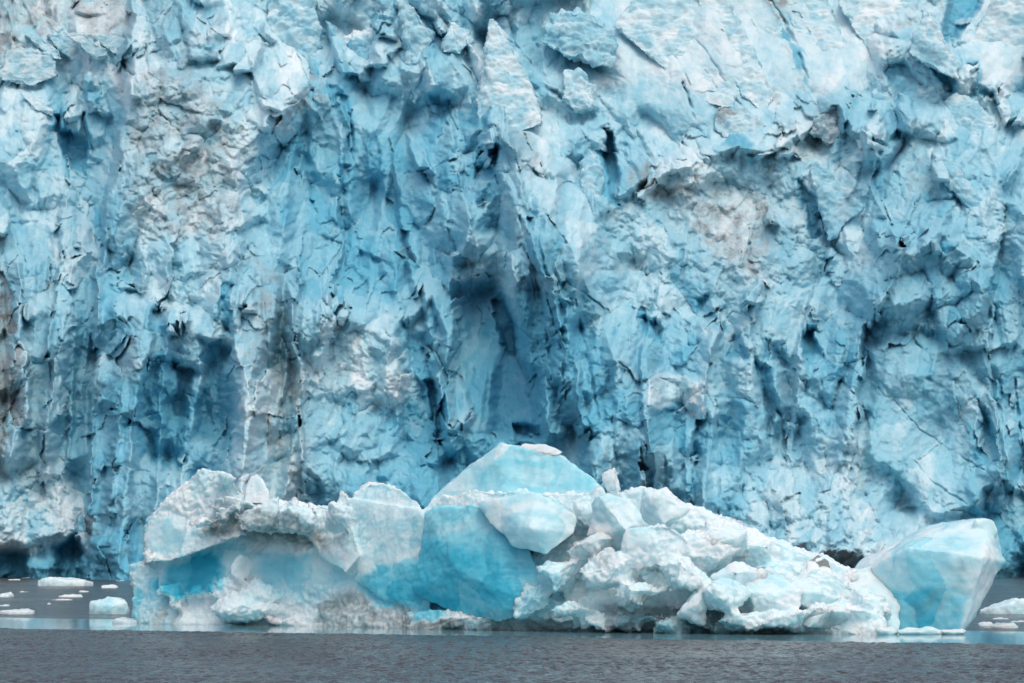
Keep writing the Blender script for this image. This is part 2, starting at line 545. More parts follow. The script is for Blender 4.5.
raise_poly([(478, 146), (498, 150), (497, 186), (478, 184)], -7, 3); paint_blue([(478, 146), (498, 150), (497, 186), (478, 184)], .88, 4)
# white crumpled streaks under it
raise_poly([(300, 305), (385, 300), (408, 330), (395, 395), (320, 400), (295, 350)], 3, 18); paint_blue([(300, 305), (385, 300), (408, 330), (395, 395), (320, 400), (295, 350)], .22, 16, .8)
raise_poly([(328, 440), (345, 420), (370, 414), (390, 428), (395, 452), (360, 462)], 3.5, 9)
# left walls: columns and recesses
ridge([(132, 300), (120, 420), (112, 580)], 4.5, 26, 22); ridge([(100, 250), (96, 400), (90, 580)], 3.5, 18, 16)
ridge([(60, 270), (55, 380), (50, 470)], 3, 16, 18); ridge([(20, 260), (24, 460)], 3, 12, 22)
REC = [(140, 362), (176, 355), (188, 365), (190, 420), (182, 462), (150, 470), (140, 430)]
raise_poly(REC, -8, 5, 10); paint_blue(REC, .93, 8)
raise_poly([(174, 360), (188, 366), (188, 418), (176, 415)], -5, 3)
raise_poly([(198, 338), (232, 342), (236, 420), (218, 446), (200, 440)], -5, 8); paint_blue([(198, 338), (232, 342), (236, 420), (218, 446), (200, 440)], .74, 7)
raise_poly([(104, 220), (113, 225), (114, 268), (106, 275), (101, 250)], -4, 4); paint_blue([(104, 220), (113, 225), (114, 268), (106, 275), (101, 250)], .72, 5)
raise_poly([(120, 318), (134, 322), (132, 342), (120, 340)], -3, 4); paint_blue([(120, 318), (134, 322), (132, 342), (120, 340)], .72, 5)
raise_poly([(222, 285), (236, 290), (226, 330), (218, 330)], -5, 3); paint_blue([(222, 285), (236, 290), (226, 330), (218, 330)], .85, 4)
raise_poly([(240, 350), (262, 345), (275, 400), (298, 470), (296, 560), (205, 560), (206, 490), (232, 430)], 4, 10); paint_blue([(240, 350), (262, 345), (275, 400), (298, 470), (296, 560), (205, 560), (206, 490), (232, 430)], .2, 12)
raise_poly([(138, 475), (152, 452), (160, 468), (185, 458), (200, 490), (205, 570), (138, 570)], 4.5, 5, 12); paint_blue([(138, 475), (152, 452), (160, 468), (185, 458), (200, 490), (205, 570), (138, 570)], .3, 8)
paint_dirt([(258, 262), (290, 280), (298, 380), (296, 480), (270, 440), (255, 350)], .62, 10)
for x in (264, 276, 287): crack([(x, 300), (x + 5, 380), (x + 3, 450)], 4, 2.6)
ridge([(300, 270), (296, 350), (300, 470)], 4, 20, 10)
paint_dirt([(-34, 235), (6, 238), (14, 330), (12, 500), (-26, 500)], .95, 5)
crack([(2, 250), (6, 360), (4, 470)], 5, 5)
raise_poly([(-40, 520), (-10, 490), (30, 468), (76, 462), (86, 500), (88, 552), (60, 548), (20, 552), (-40, 556)], 6, 6, 16); paint_blue([(-40, 520), (-10, 490), (30, 468), (76, 462), (86, 500), (88, 552), (60, 548), (20, 552), (-40, 556)], .18, 8)
raise_poly([(18, 500), (34, 500), (34, 540), (20, 540)], -2.5, 6); paint_blue([(18, 500), (34, 500), (34, 540), (20, 540)], .55, 6)
for pl in ([(-60, 552), (24, 545), (26, 590), (-60, 590)], [(56, 552), (66, 540), (78, 536), (84, 590), (56, 590)]):
    raise_poly(pl, -9, 5); paint_blue(pl, 1.0, 5)
paint_blue([(86, 540), (135, 520), (138, 590), (86, 590)], .85, 12)
# the arched cave and its walls
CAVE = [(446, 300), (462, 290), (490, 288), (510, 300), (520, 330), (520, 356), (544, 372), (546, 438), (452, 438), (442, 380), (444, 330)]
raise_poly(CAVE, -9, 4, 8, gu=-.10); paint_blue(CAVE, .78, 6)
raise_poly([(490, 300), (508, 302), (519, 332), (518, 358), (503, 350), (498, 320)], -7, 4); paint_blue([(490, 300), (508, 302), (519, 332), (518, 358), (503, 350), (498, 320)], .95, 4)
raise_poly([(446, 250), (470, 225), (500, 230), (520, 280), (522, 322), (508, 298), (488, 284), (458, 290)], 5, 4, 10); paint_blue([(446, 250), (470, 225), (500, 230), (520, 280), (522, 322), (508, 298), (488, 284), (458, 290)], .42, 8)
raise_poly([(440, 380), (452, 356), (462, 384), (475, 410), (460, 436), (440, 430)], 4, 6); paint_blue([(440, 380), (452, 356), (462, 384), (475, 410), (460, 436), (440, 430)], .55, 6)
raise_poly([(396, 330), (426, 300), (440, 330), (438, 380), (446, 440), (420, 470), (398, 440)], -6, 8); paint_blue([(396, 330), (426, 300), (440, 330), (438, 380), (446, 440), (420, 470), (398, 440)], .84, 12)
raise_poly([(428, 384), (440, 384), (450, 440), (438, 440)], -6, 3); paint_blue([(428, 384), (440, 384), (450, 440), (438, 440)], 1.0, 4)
# the leaning fluted ridge right of the cave
RDG = [(500, 130), (522, 170), (556, 230), (592, 300), (622, 370), (634, 440)]
ridge(RDG, 18, 44, 110, 1.1)
paint_blue([(525, 190), (560, 260), (600, 330), (632, 410), (620, 450), (570, 430), (545, 330)], .78, 12, .8)
paint_dirt([(522, 200), (560, 240), (600, 320), (585, 330), (550, 270)], .35, 10)
for a in ([(548, 300), (562, 350), (566, 400)], [(530, 250), (545, 320), (552, 380)], [(575, 300), (590, 370), (600, 420)], [(520, 215), (530, 260), (536, 300)]):
    crack(a, 5, 3.2)
paint_blue([(556, 318), (567, 330), (568, 360), (560, 352)], 1.0, 3)
paint_dirt([(488, 122), (520, 118), (536, 150), (530, 176), (508, 150)], .55, 6)
raise_poly([(486, 120), (545, 120), (608, 118), (606, 165), (560, 175), (530, 170), (500, 150)], 4, 5, 10)
SLOT = [(604, 128), (611, 130), (621, 175), (620, 204), (611, 200), (606, 165)]
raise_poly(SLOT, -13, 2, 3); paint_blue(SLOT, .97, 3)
# crushed plateau with a bowl under a raised lip
ridge([(618, 204), (660, 172), (700, 157), (770, 150), (802, 126), (842, 106), (850, 130)], 6, 30, 9)
BOWL = [(640, 188), (690, 168), (770, 164), (805, 180), (822, 205), (826, 236), (800, 262), (750, 266), (700, 252), (655, 230)]
raise_poly(BOWL, -7, 5, 24)
paint_dirt([(640, 180), (690, 165), (700, 185), (665, 205), (640, 200)], .85, 8)
paint_dirt([(690, 200), (750, 190), (770, 200), (770, 275), (740, 270), (690, 240)], .75, 14)
crack([(764, 195), (758, 225), (742, 268)], 6, 5); crack([(650, 198), (660, 204)], 4, 5); crack([(700, 190), (735, 225)], 3, 5)
raise_poly([(800, 178), (822, 202), (826, 236), (812, 240), (806, 206)], -6, 4); paint_blue([(800, 178), (822, 202), (826, 236), (812, 240), (806, 206)], .8, 5)
paint_dirt([(770, 150), (800, 122), (845, 104), (848, 130), (800, 152)], .6, 7)
paint_blue([(742, 142), (765, 150), (760, 164), (735, 158)], .7, 5)
raise_poly([(615, 255), (645, 258), (640, 272), (618, 268)], -4, 6); paint_dirt([(610, 252), (648, 256), (640, 275), (615, 270)], .5, 6)
raise_poly([(636, 315), (660, 320), (660, 345), (640, 340)], -5, 6); paint_blue([(636, 315), (660, 320), (660, 345), (640, 340)], .8, 6)
for cx, cy in ((735, 345), (812, 345), (650, 330), (705, 310), (780, 355)):
    pl = [(cx - 9, cy - 12), (cx + 6, cy - 14), (cx + 9, cy + 10), (cx - 6, cy + 13)]
    raise_poly(pl, -5, 5); paint_blue(pl, .78, 6)
# smooth leaning slabs, cracked, top right of the middle
T += 0.05 * np.where((WV < 130) & (WU > 620) & (WU < 860), 0, 0)
for a, d, w in (([(636, 14), (668, 45), (684, 72), (690, 86)], 3, 2.2), ([(683, 82), (692, 108), (697, 128)], 8, 2.6), ([(682, 20), (712, 60), (736, 100), (752, 118)], 2.4, 2.2),
                ([(722, 30), (742, 58), (772, 102)], 5, 3), ([(766, -6), (784, 22), (796, 46), (808, 78)], 6, 4), ([(705, 70), (722, 100)], 2, 2), ([(752, 20), (760, 40)], 2, 2)):
    crack(a, d, w)
paint_dirt([(735, 48), (745, 44), (776, 100), (768, 104)], .9, 3); paint_dirt([(764, -20), (776, -20), (794, 26), (786, 32)], .9, 4)
paint_blue([(793, 40), (802, 44), (812, 84), (800, 80)], .75, 4)
T += 2.2 * np.where(1, sstep(0, 1, (np.sin((WU * .86 - WV * .5) / 13.0) + 1) / 2), 0) * sstep(-14, 14, sdpoly(WU, WV, [(630, -90), (860, -90), (850, 118), (700, 126)]))
# top right corner
CREV = [(962, -60), (1000, -60), (984, 6), (956, 46), (944, 44), (948, 26)]
raise_poly(CREV, -13, 4, 6); paint_blue(CREV, .9, 5)
BB = [(886, 62), (905, 58), (918, 100), (912, 112), (896, 100)]
raise_poly(BB, -5, 5); paint_blue(BB, .78, 5)
for pl in ([(965, 66), (975, 64), (974, 96), (966, 98)], [(925, 58), (945, 68), (952, 92), (946, 92), (936, 74)], [(978, 86), (996, 98), (992, 102), (976, 94)], [(792, 12), (800, 16), (812, 32), (804, 30)]):
    raise_poly(pl, -5, 3); paint_blue(pl, .82, 4)
paint_dirt([(898, 20), (925, 12), (920, 22), (898, 30)], .7, 4); paint_dirt([(940, -10), (960, -10), (956, 12), (944, 10)], .5, 4)
# right: faceted blue-grey faces with diagonal grooves
raise_poly([(896, 232), (958, 226), (1000, 286), (960, 342), (898, 332), (880, 300)], 5, 5, 8, gu=.05, gv=-.03)
crack([(932, 205), (920, 232), (906, 252), (894, 262)], 4, 5); crack([(960, 262), (935, 300), (912, 322)], 3.5, 5)
raise_poly([(930, 300), (985, 262), (1024, 300), (1020, 345), (950, 352)], 4, 6)
paint_dirt([(905, 165), (935, 165), (940, 200), (915, 200)], .55, 8)
raise_poly([(800, 330), (816, 330), (826, 360), (814, 380), (804, 362)], -6, 4); paint_blue([(800, 330), (816, 330), (826, 360), (814, 380), (804, 362)], .85, 5)
raise_poly([(868, 350), (905, 335), (960, 345), (985, 395), (976, 470), (990, 520), (930, 520), (885, 480), (858, 440), (872, 390)], 4, 5, 10); paint_blue([(868, 350), (905, 335), (960, 345), (985, 395), (976, 470), (990, 520), (930, 520), (885, 480), (858, 440), (872, 390)], .42, 10, .7)
for a, w in (([(893, 398), (918, 428), (950, 450), (980, 468), (1010, 490)], 1.8), ([(915, 462), (930, 480), (960, 500), (985, 512)], 2.2), ([(972, 468), (1000, 460)], 2), ([(925, 300), (930, 350)], 1.5), ([(918, 460), (938, 446), (950, 440)], 1.3)):
    crack(a, 2.2, w)
raise_poly([(974, 400), (984, 408), (1000, 440), (1004, 474), (984, 470), (976, 440)], -8, 4, 8); paint_blue([(974, 400), (984, 408), (1000, 440), (1004, 474), (984, 470), (976, 440)], .85, 6)
crack([(1014, 372), (1018, 410), (1022, 446)], 8, 3)
raise_poly([(985, 490), (1200, 500), (1200, 600), (985, 600)], -5, 8); paint_blue([(985, 520), (1200, 520), (1200, 600), (985, 600)], .8, 10)
ridge([(1000, 360), (1006, 420), (1012, 480)], 4, 14, 12)
# blue cliff, dark groove, crushed fan
paint_blue([(596, 400), (700, 385), (765, 410), (768, 470), (740, 520), (690, 550), (600, 540)], .66, 14, .8)
for x, a, b in ((612, 420, 500), (640, 440, 540), (662, 430, 520), (690, 450, 545), (716, 400, 520), (740, 430, 500)):
    crack([(x, a), (x + 4, (a + b) / 2), (x + 2, b)], 4, 3)
raise_poly([(648, 378), (690, 372), (692, 400), (668, 416), (645, 408)], 3.5, 7); paint_blue([(648, 378), (690, 372), (692, 400), (668, 416), (645, 408)], .12, 7); paint_dirt([(652, 378), (688, 372), (690, 390), (660, 402)], .4, 7)
raise_poly([(752, 356), (770, 370), (778, 415), (768, 440), (755, 415)], -6, 6); paint_blue([(752, 356), (770, 370), (778, 415), (768, 440), (755, 415)], .75, 6)
FAN = [(700, 570), (735, 530), (770, 470), (820, 448), (858, 438), (885, 480), (930, 520), (970, 590), (700, 595)]
raise_poly(FAN, 10, 8, 50, gv=.07); paint_blue(FAN, .22, 14, .85)
paint_dirt([(850, 450), (880, 480), (890, 520), (865, 510)], .45, 8)
raise_poly([(512, 424), (540, 424), (542, 450), (512, 450)], -8, 4); paint_blue([(512, 424), (540, 424), (542, 450), (512, 450)], .95, 5)
ridge([(585, 440), (592, 420), (602, 520)], 3, 14, 14)
# undercut at the water
T -= 6 * sstep(540, 578, WV) * (1 - sstep(-10, 10, sdpoly(WU, WV, [(680, 620), (700, 540), (760, 470), (860, 440), (930, 520), (985, 620)]))) * (0.5 + 0.5 * sstep(-.2, .4, fbm2(U / 40, V / 90, 401, 3)))
BLUE = BLUE + 0.35 * sstep(546, 572, WV)

paint_dirt([(-300, 536), (1300, 536), (1300, 620), (-300, 620)], 0.0, 6)

# --- leaning shards and stepped blocks along the broken top and down the right slope
rs = random.Random(21)
for k in range(95):
    top_band = k < 50
    u = rs.uniform(-110, 1130); v = rs.uniform(-40, 150) if top_band else rs.uniform(140, 330)
    if 610 < u < 860 and v < 125: continue
    if not top_band and u < 590 and rs.random() < .6: continue
    hh = rs.uniform(22, 62) * (1 if top_band else .7); ww = hh * rs.uniform(.3, .75); le = rs.uniform(-.45, .45)
    pl = [(-.5, .5), (-.45, -.1), (rs.uniform(-.35, .1), -.5), (rs.uniform(.1, .3), -.42), (.5, rs.uniform(-.1, .2)), (.42, .5)]
    pl = [(u + x * ww - y * hh * le, v + y * hh) for x, y in pl]
    raise_poly(pl, rs.uniform(3.5, 8.0), 2.0, 4, gu=rs.choice((-1, 1)) * rs.uniform(.08, .22), gv=rs.uniform(-.02, .08))
    paint_blue(pl, rs.choice((.1, .15, .2, .35, .5)), 3, .7)

# --- breakage
sml, gs, wsm = blocks2((WU + .3 * WV) / 9 + 1, WV / 11 + 4, 561, 4, 2.4, 0.9, lean=.35)
tin, gt, _ = blocks2((WU - .2 * WV) / 4.6 + 1, WV / 5.4 + 4, 571, 4, 2.4, 0.9, lean=.3)
bil = billow2(WU / 15, WV / 13, 591, 4)
fx = WU + .10 * WV + 14 * fbm2(U / 90, V / 200, 608, 2)
flu = (7.5 * ridged2(fx / 58, V / 480, 611, 1) + 4.0 * ridged2(fx / 25 + 4, V / 300, 614, 1) + 0.5 * ridged2(fx / 10, V / 90, 617, 2)) / 3.3
roll = fbm2(U / 150, V / 190, 631, 3)
where = 0.55 + 0.9 * sstep(-.25, .35, fbm2(U / 70, V / 70, 633, 2))
T += 12.0 * wb * (big - 0.5) + 4.4 * wm * (med - .5) * where + 1.0 * wm * (mid - 0.5) * (1.6 - where)
peb = pebbles2(WU / 11, WV / 10, 651) + .5 * pebbles2(WU / 5.5 + 3, WV / 5 + 1, 661)
T += wr * (0.5 * (sml - .4) + 1.5 * (peb - .7) + .4 * bil) + 0.5 * (1 - .6 * wr) * wm * (sml - .4) + .32 * (.3 + wm) * (tin - .4)
gap = sstep(-.1, .3, fbm2(U / 45, V / 45, 671, 2))
T -= 1.3 * wb * gb * gap + .7 * wm * gm * sstep(-.1, .3, fbm2(U / 30, V / 30, 672, 2)) + .26 * wm * gd * gap + .12 * (.1 + wm) * gs * gap
T += 3.6 * wf * flu + 10.0 * roll + 0.12 * fbm2(U / 6, V / 6, 641, 3)

# crushed, bubbly ice lies on shelves; freshly split blue ice shows in patches of its own
Y = B - T
X_, Y_, Z_ = at_np(U, V, Y)
gz = np.gradient(Y, axis=0) / np.maximum(np.gradient(Z_, axis=0) * -1, .05)   # run per rise: shelf = large
shelf = sstep(0.6, 2.5, gz)
patch = fbm2(U / 30 + 50, V / 42, 701, 4); fine = fbm2(U / 7, V / 7, 711, 3)
BLUE = BLUE + .12 * (wsm - .5) + .22 * (wgm - .5) + .2 * (wgd - .5) * (.4 + wm) + .16 * (wgb - .5)
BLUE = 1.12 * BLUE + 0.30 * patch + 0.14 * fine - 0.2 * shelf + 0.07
streak = fbm2(U / 6, V / 70, 721, 3)
BLUE = BLUE + 0.10 * wf * streak
BLUE = np.clip(BLUE, 0, 1)
DIRT = np.clip(.85 * DIRT * (0.55 + 0.9 * (fbm2(U / 14, V / 14, 731, 4) + .35)) + 0.25 * wf * np.maximum(0, fbm2(U / 5, V / 90, 741, 2)) * DIRT, 0, 1)

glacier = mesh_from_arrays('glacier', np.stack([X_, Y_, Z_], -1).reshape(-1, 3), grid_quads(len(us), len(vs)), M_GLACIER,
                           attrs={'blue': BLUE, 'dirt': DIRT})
tag(glacier, 'towering calving glacier wall of blue and white broken ice behind the iceberg', 'glacier', kind='structure')


def face_depth(u, v):
    i = int(np.clip(np.searchsorted(us, u), 0, len(us) - 1)); j = int(np.clip((v - vs[0]) / STEP, 0, len(vs) - 1))
    a = Y[max(0, j - 4):j + 5, max(0, i - 4):i + 5]
    return float(np.median(a))


def P3(u, v, y):
    return Vector(at_np(np.float64(u), np.float64(v), float(y)))


def serac(name, label, poly, prot=2.5, thick=8, lean=3.0, crease=(), blue=.25, dirt=0.0, facet=.8, lump=.35, rub=0.0, paint=None, seed=1, cat='serac', group=None, voxel=.24, smooth=2, follow=.3):
    """a block of glacier ice standing out from the face"""
    cu = sum(p[0] for p in poly) / len(poly); cv = sum(p[1] for p in poly) / len(poly)
    d0 = face_depth(cu, cv) - .75 * prot
    v1 = max(p[1] for p in poly); v0 = min(p[1] for p in poly)
    lean += follow * float(np.clip(face_depth(cu, max(v0, -70) + 4) - face_depth(cu, v1 - 4), 0, 26)); d0 -= .5 * lean
    pts = []
    for k, (u, v) in enumerate(poly):
        d = d0 + lean * (v1 - v) / (v1 - v0 + 1e-6)
        pts.append(P3(u, v, d))
        pts.append(P3(cu + (u - cu) * .92, cv + (v - cv) * .95 + 2, d + thick))
    for u, v, e in crease:
        pts.append(P3(u, v, d0 + lean * (v1 - v) / (v1 - v0 + 1e-6) - e))
    o = ice_body(name, [pts], voxel, M_GLACIER, None, smooth, (facet * 1.5 + .3, 2.6), (max(rub, .28), 1.3), (lump * 1.8, 2.0), blue + .17, dirt * .9, paint, seed, mott=.5)
    tag(o, label, cat, group)
    # origin at its foot
    c = P3(cu, v1, d0 + thick / 2)
    o.data.transform(__import__('mathutils').Matrix.Translation(-c)); o.location = c
    return o


G = 'seracs standing out of the glacier'
serac('ice_spire', 'tall pointed white spire of snowy ice at the top of the glacier, left of middle', [(478, 128), (474, 100), (484, 45), (488, 20), (494, 18), (502, 28), (520, 66), (540, 100), (546, 124), (520, 132), (498, 130)], 3.2, 9, 4, [(487, 70, 1.5), (505, 110, 1.0)], .10, .02, .35, .25, seed=3, group=G)
serac('serac', 'blue-faced ice block with a white cap on the crest left of the spire', [(330, 70), (336, 42), (352, 26), (376, 28), (394, 34), (396, 62), (384, 84), (350, 90)], 4, 9, 3, [(352, 40, 2), (380, 60, .5)], .42, 0, .8, .4, paint=[('b', [(340, 50), (352, 40), (358, 66), (345, 72)], .78, 4), ('b', [(330, 20), (396, 20), (396, 34), (335, 40)], .08, 4)], seed=4, group=G)
serac('serac', 'thin upright grey blade of ice between two pale blocks near the top edge', [(396, -4), (404, -6), (430, 28), (434, 34), (424, 88), (414, 106), (402, 62)], 5, 7, 3, [(410, 40, 1.2)], .3, .1, .6, .3, seed=5, group=G)
serac('serac', 'small square pale block tilted beside the white spire', [(440, 52), (448, 18), (470, 30), (474, 40), (460, 54)], 5, 6, 2, [(455, 32, 1)], .2, 0, .5, .2, seed=6, group=G)
serac('serac', 'large pale blue block with a dark gap under it right of the white spire', [(540, 42), (548, 12), (580, 8), (612, 28), (622, 44), (612, 70), (580, 60), (552, 50)], 6, 10, 4, [(560, 30, 1.5), (596, 44, 1.5)], .34, 0, .8, .35, seed=7, group=G)
serac('serac', 'bright white wedge under the large pale blue block', [(560, 100), (564, 70), (580, 66), (596, 84), (596, 108), (575, 112)], 5, 7, 3, [(577, 86, 1)], .16, 0, .6, .3, seed=8, group=G)
for k, (pl, lb, bl, di) in enumerate((
        ([(-20, 62), (8, 62), (20, 46), (52, 52), (60, 76), (30, 86), (0, 80)], 'grey squarish tilted slab lowest in the stack under the dirty cliff', .18, .34),
        ([(22, 34), (36, 32), (62, 52), (62, 60), (50, 58)], 'narrow pale leaning slab at the left end of the slab stack', .2, .2),
        ([(44, 34), (60, 32), (84, 52), (86, 60), (70, 60)], 'pale leaning slab with a dark crack along its left side in the slab stack', .2, .22),
        ([(66, 34), (82, 31), (108, 50), (110, 58), (94, 60)], 'grey streaked leaning slab in the middle of the slab stack', .16, .4),
        ([(90, 36), (120, 30), (130, 40), (128, 52), (112, 54)], 'wide leaning slab ending at the buttress in the slab stack', .18, .3),
        ([(20, 94), (30, 92), (56, 108), (54, 116), (36, 110)], 'small rounded white slab lying below the slab stack', .1, .05))):
    serac('ice_slab', lb, pl, 3, 6, 2.5, (), bl, di, .35, .2, seed=20 + k, group='tilted slabs at the upper left', cat='ice slab', voxel=.2)
serac('ice_fin', 'smooth pale blue fin curving down the right rim of the dirty bowl', [(808, 166), (816, 160), (826, 168), (848, 196), (866, 206), (850, 222), (836, 236), (828, 242), (822, 214)], 6.5, 7, 3, [(830, 200, 1.2)], .34, 0, .3, .25, seed=31, group=G)
serac('ice_spire', 'white three-sided spire with a blue flank beside the deep blue crevasse', [(906, 52), (922, 12), (930, 10), (944, 40), (958, 60), (960, 82), (934, 70), (912, 58)], 6, 8, 4, [(926, 36, 1.5)], .14, .06, .4, .25, paint=[('b', [(904, 36), (918, 30), (950, 70), (945, 84), (908, 62)], .52, 5)], seed=32, group=G)
serac('serac', 'rounded shield-shaped pale block on the rubble right of the blue-hearted block', [(946, 130), (944, 100), (956, 92), (978, 100), (996, 124), (992, 140), (972, 150)], 5, 7, 2.5, [(964, 118, 1.5)], .24, 0, .2, .25, seed=33, group=G)
serac('serac', 'pale block with a vivid blue heart under the white three-sided spire', [(868, 108), (876, 74), (900, 58), (930, 64), (950, 84), (946, 106), (920, 116), (890, 118)], 4.5, 9, 3, [(884, 90, .5), (930, 90, 2)], .26, 0, .7, .3, paint=[('b', [(888, 62), (904, 60), (916, 98), (910, 110), (896, 96)], .85, 4)], seed=34, group=G)
serac('ice_prism', 'long diagonal ice prism with a blue lower tip on the right slope', [(934, 160), (944, 154), (960, 164), (984, 200), (984, 210), (968, 212), (950, 190)], 4.5, 6, 2, [(956, 180, 1.2)], .34, 0, .3, .2, paint=[('b', [(960, 198), (990, 196), (990, 216), (964, 216)], .72, 5)], seed=35, group=G)
serac('serac', 'blunt beige-stained lump crowning the lip above the dirty bowl', [(806, 134), (812, 112), (836, 102), (850, 112), (850, 136), (830, 146)], 5, 6, 2, [(828, 120, 1)], .2, .55, .7, .4, .5, seed=36, group=G)
serac('serac', 'small dark-topped lump at the foot of the smooth cracked slabs', [(712, 128), (716, 106), (730, 102), (756, 112), (768, 126), (746, 140), (722, 138)], 4, 6, 2, [(738, 118, .8)], .16, .2, .5, .3, .3, paint=[('d', [(716, 100), (734, 100), (730, 118), (718, 118)], .8, 4)], seed=37, group=G)
serac('serac', 'big pale wedge leaning left of the thin grey blade, split by blue gaps', [(264, 30), (270, -10), (300, -20), (318, 6), (326, 48), (300, 62), (276, 56)], 4, 9, 4, [(298, 24, 1.5)], .22, .04, .7, .4, seed=38, group=G)
serac('serac', 'pale upright block beside the dark blue slot, its top frayed', [(580, 190), (580, 160), (592, 150), (604, 166), (606, 204), (594, 222), (582, 214)], 3, 6, 2, [(592, 180, 1)], .3, 0, .4, .3, seed=40, group=G)
for k, (pl, lb, bl) in enumerate((
        ([(612, 26), (640, -12), (684, -14), (712, 40), (738, 92), (734, 112), (700, 100), (676, 64)], 'broad smooth white slab left of the long crack at the top', .10),
        ([(690, -14), (724, -14), (748, 40), (776, 96), (766, 116), (742, 96), (716, 44)], 'long smooth white slab between the middle crack and the dirty crack', .09),
        ([(734, -14), (764, -14), (784, 24), (800, 60), (806, 108), (782, 104), (756, 52)], 'long smooth white slab between the dirty crack and the blue-edged crack', .08),
        ([(780, -14), (822, -14), (846, 40), (858, 96), (830, 112), (808, 82), (798, 38)], 'smooth white slab bounded on its left by the blue-edged crack', .13))):
    serac('ice_slab', lb, pl, .3, 10, 1, (), bl, .02, .25, .35, seed=50 + k, group='smooth leaning slabs at the upper right', cat='ice slab', voxel=.28, smooth=3, follow=.85)
serac('ice_slab', 'smooth white slab in the far upper right corner, right of the deep blue crevasse', [(962, 56), (990, 0), (1000, -20), (1060, -20), (1060, 70), (1000, 88), (984, 74)], 2, 10, 1, (), .07, .02, .25, .35, seed=56, group='smooth leaning slabs at the upper right', cat='ice slab', voxel=.3)
serac('ice_slab', 'snowy white slope-slab with a brown streak left of the three-sided spire', [(836, 4), (850, -20), (930, -20), (922, 10), (902, 26), (896, 54), (866, 48)], 1.5, 9, 1, (), .06, .04, .3, .4, paint=[('d', [(896, 16), (926, 8), (924, 20), (898, 28)], .8, 4)], seed=57, group='smooth leaning slabs at the upper right', cat='ice slab', voxel=.28)

# ================================================================ THE ICEBERG
YB = 153.0


def yb(u):
    return float(np.interp(u, [120, 300, 500, 700, 1000], [169, 164, 154, 149.5, 148]))


berg = bpy.data.objects.new('iceberg', None); COL.objects.link(berg)
berg.location = (P3(540, 630, YB).x, YB, 0)
tag(berg, 'long low iceberg of turquoise and white ice floating in front of the glacier', 'iceberg')


def chunk(front, d0, back=5.0, shrink=.9, top=1.2, extra=()):
    """front outline [(u, v[, dd])] standing d0 metres nearer or farther than the berg's line, and a back"""
    cu = sum(p[0] for p in front) / len(front); cv = sum(p[1] for p in front) / len(front)
    v0 = min(p[1] for p in front); v1 = max(p[1] for p in front)
    pts = []
    for p in front:
        u, v = p[0], p[1]; dd = p[2] if len(p) > 2 else 0
        k = (v1 - v) / (v1 - v0 + 1e-6)
        d = yb(u) + d0 + dd + top * k
        q = P3(u, v, d); pts.append(q)
        b = P3(cu + (u - cu) * shrink, cv + (v - cv) * shrink, d + back)
        pts.append(Vector((b.x, d + back, b.z)))
    for u, v, dd in extra: pts.append(P3(u, v, yb(u) + d0 + dd))
    return pts


def boulder(u, v, ru, rv, d0, seed, n=26, flat=.85):
    r = random.Random(seed)
    c = P3(u, v, yb(u) + d0); s = c.y / F
    pts = []
    for i in range(n):
        a, z = r.uniform(0, 6.283), r.uniform(-1, 1)
        q = math.sqrt(1 - z * z); k = r.uniform(flat, 1.08)
        pts.append(Vector((c.x + math.cos(a) * q * ru * s * k, c.y + math.sin(a) * q * (ru + rv) / 2 * s * k, c.z + z * rv * s * k)))
    return pts


def part(name, hulls, label=None, **kw):
    kw.setdefault('voxel', .09); kw.setdefault('smooth', 3)
    o = ice_body(name, hulls, kw.pop('voxel'), M_BERG, berg, **kw)
    if label: o['label'] = label
    return o


# the main mass: cap, overhanging roof, hollow, mounds and the white tumble to the right, grown together
BLD = [(150, 557, 13, 10, -1.6), (224, 480, 16, 12, -.6), (300, 520, 26, 18, -3), (338, 516, 18, 22, -2.4), (258, 512, 30, 20, -3),
       (600, 512, 30, 26, .2), (655, 552, 40, 34, -1.6), (690, 575, 34, 28, -2.2), (720, 600, 38, 28, -2.8), (640, 592, 34, 22, -3.2), (610, 570, 34, 26, -2.6),
       (770, 600, 46, 36, -.8), (812, 602, 48, 34, .4), (790, 622, 50, 18, -3), (838, 618, 38, 22, -2.2), (745, 622, 30, 16, -3.6), (700, 556, 46, 36, .6),
       (742, 552, 40, 28, 2.4), (782, 578, 34, 20, 2.0), (840, 582, 34, 18, 2.4), (560, 575, 34, 30, -2), (530, 600, 40, 20, -1.8), (590, 545, 30, 26, -1.4), (575, 610, 26, 14, -3), (868, 610, 30, 26, -.6)]
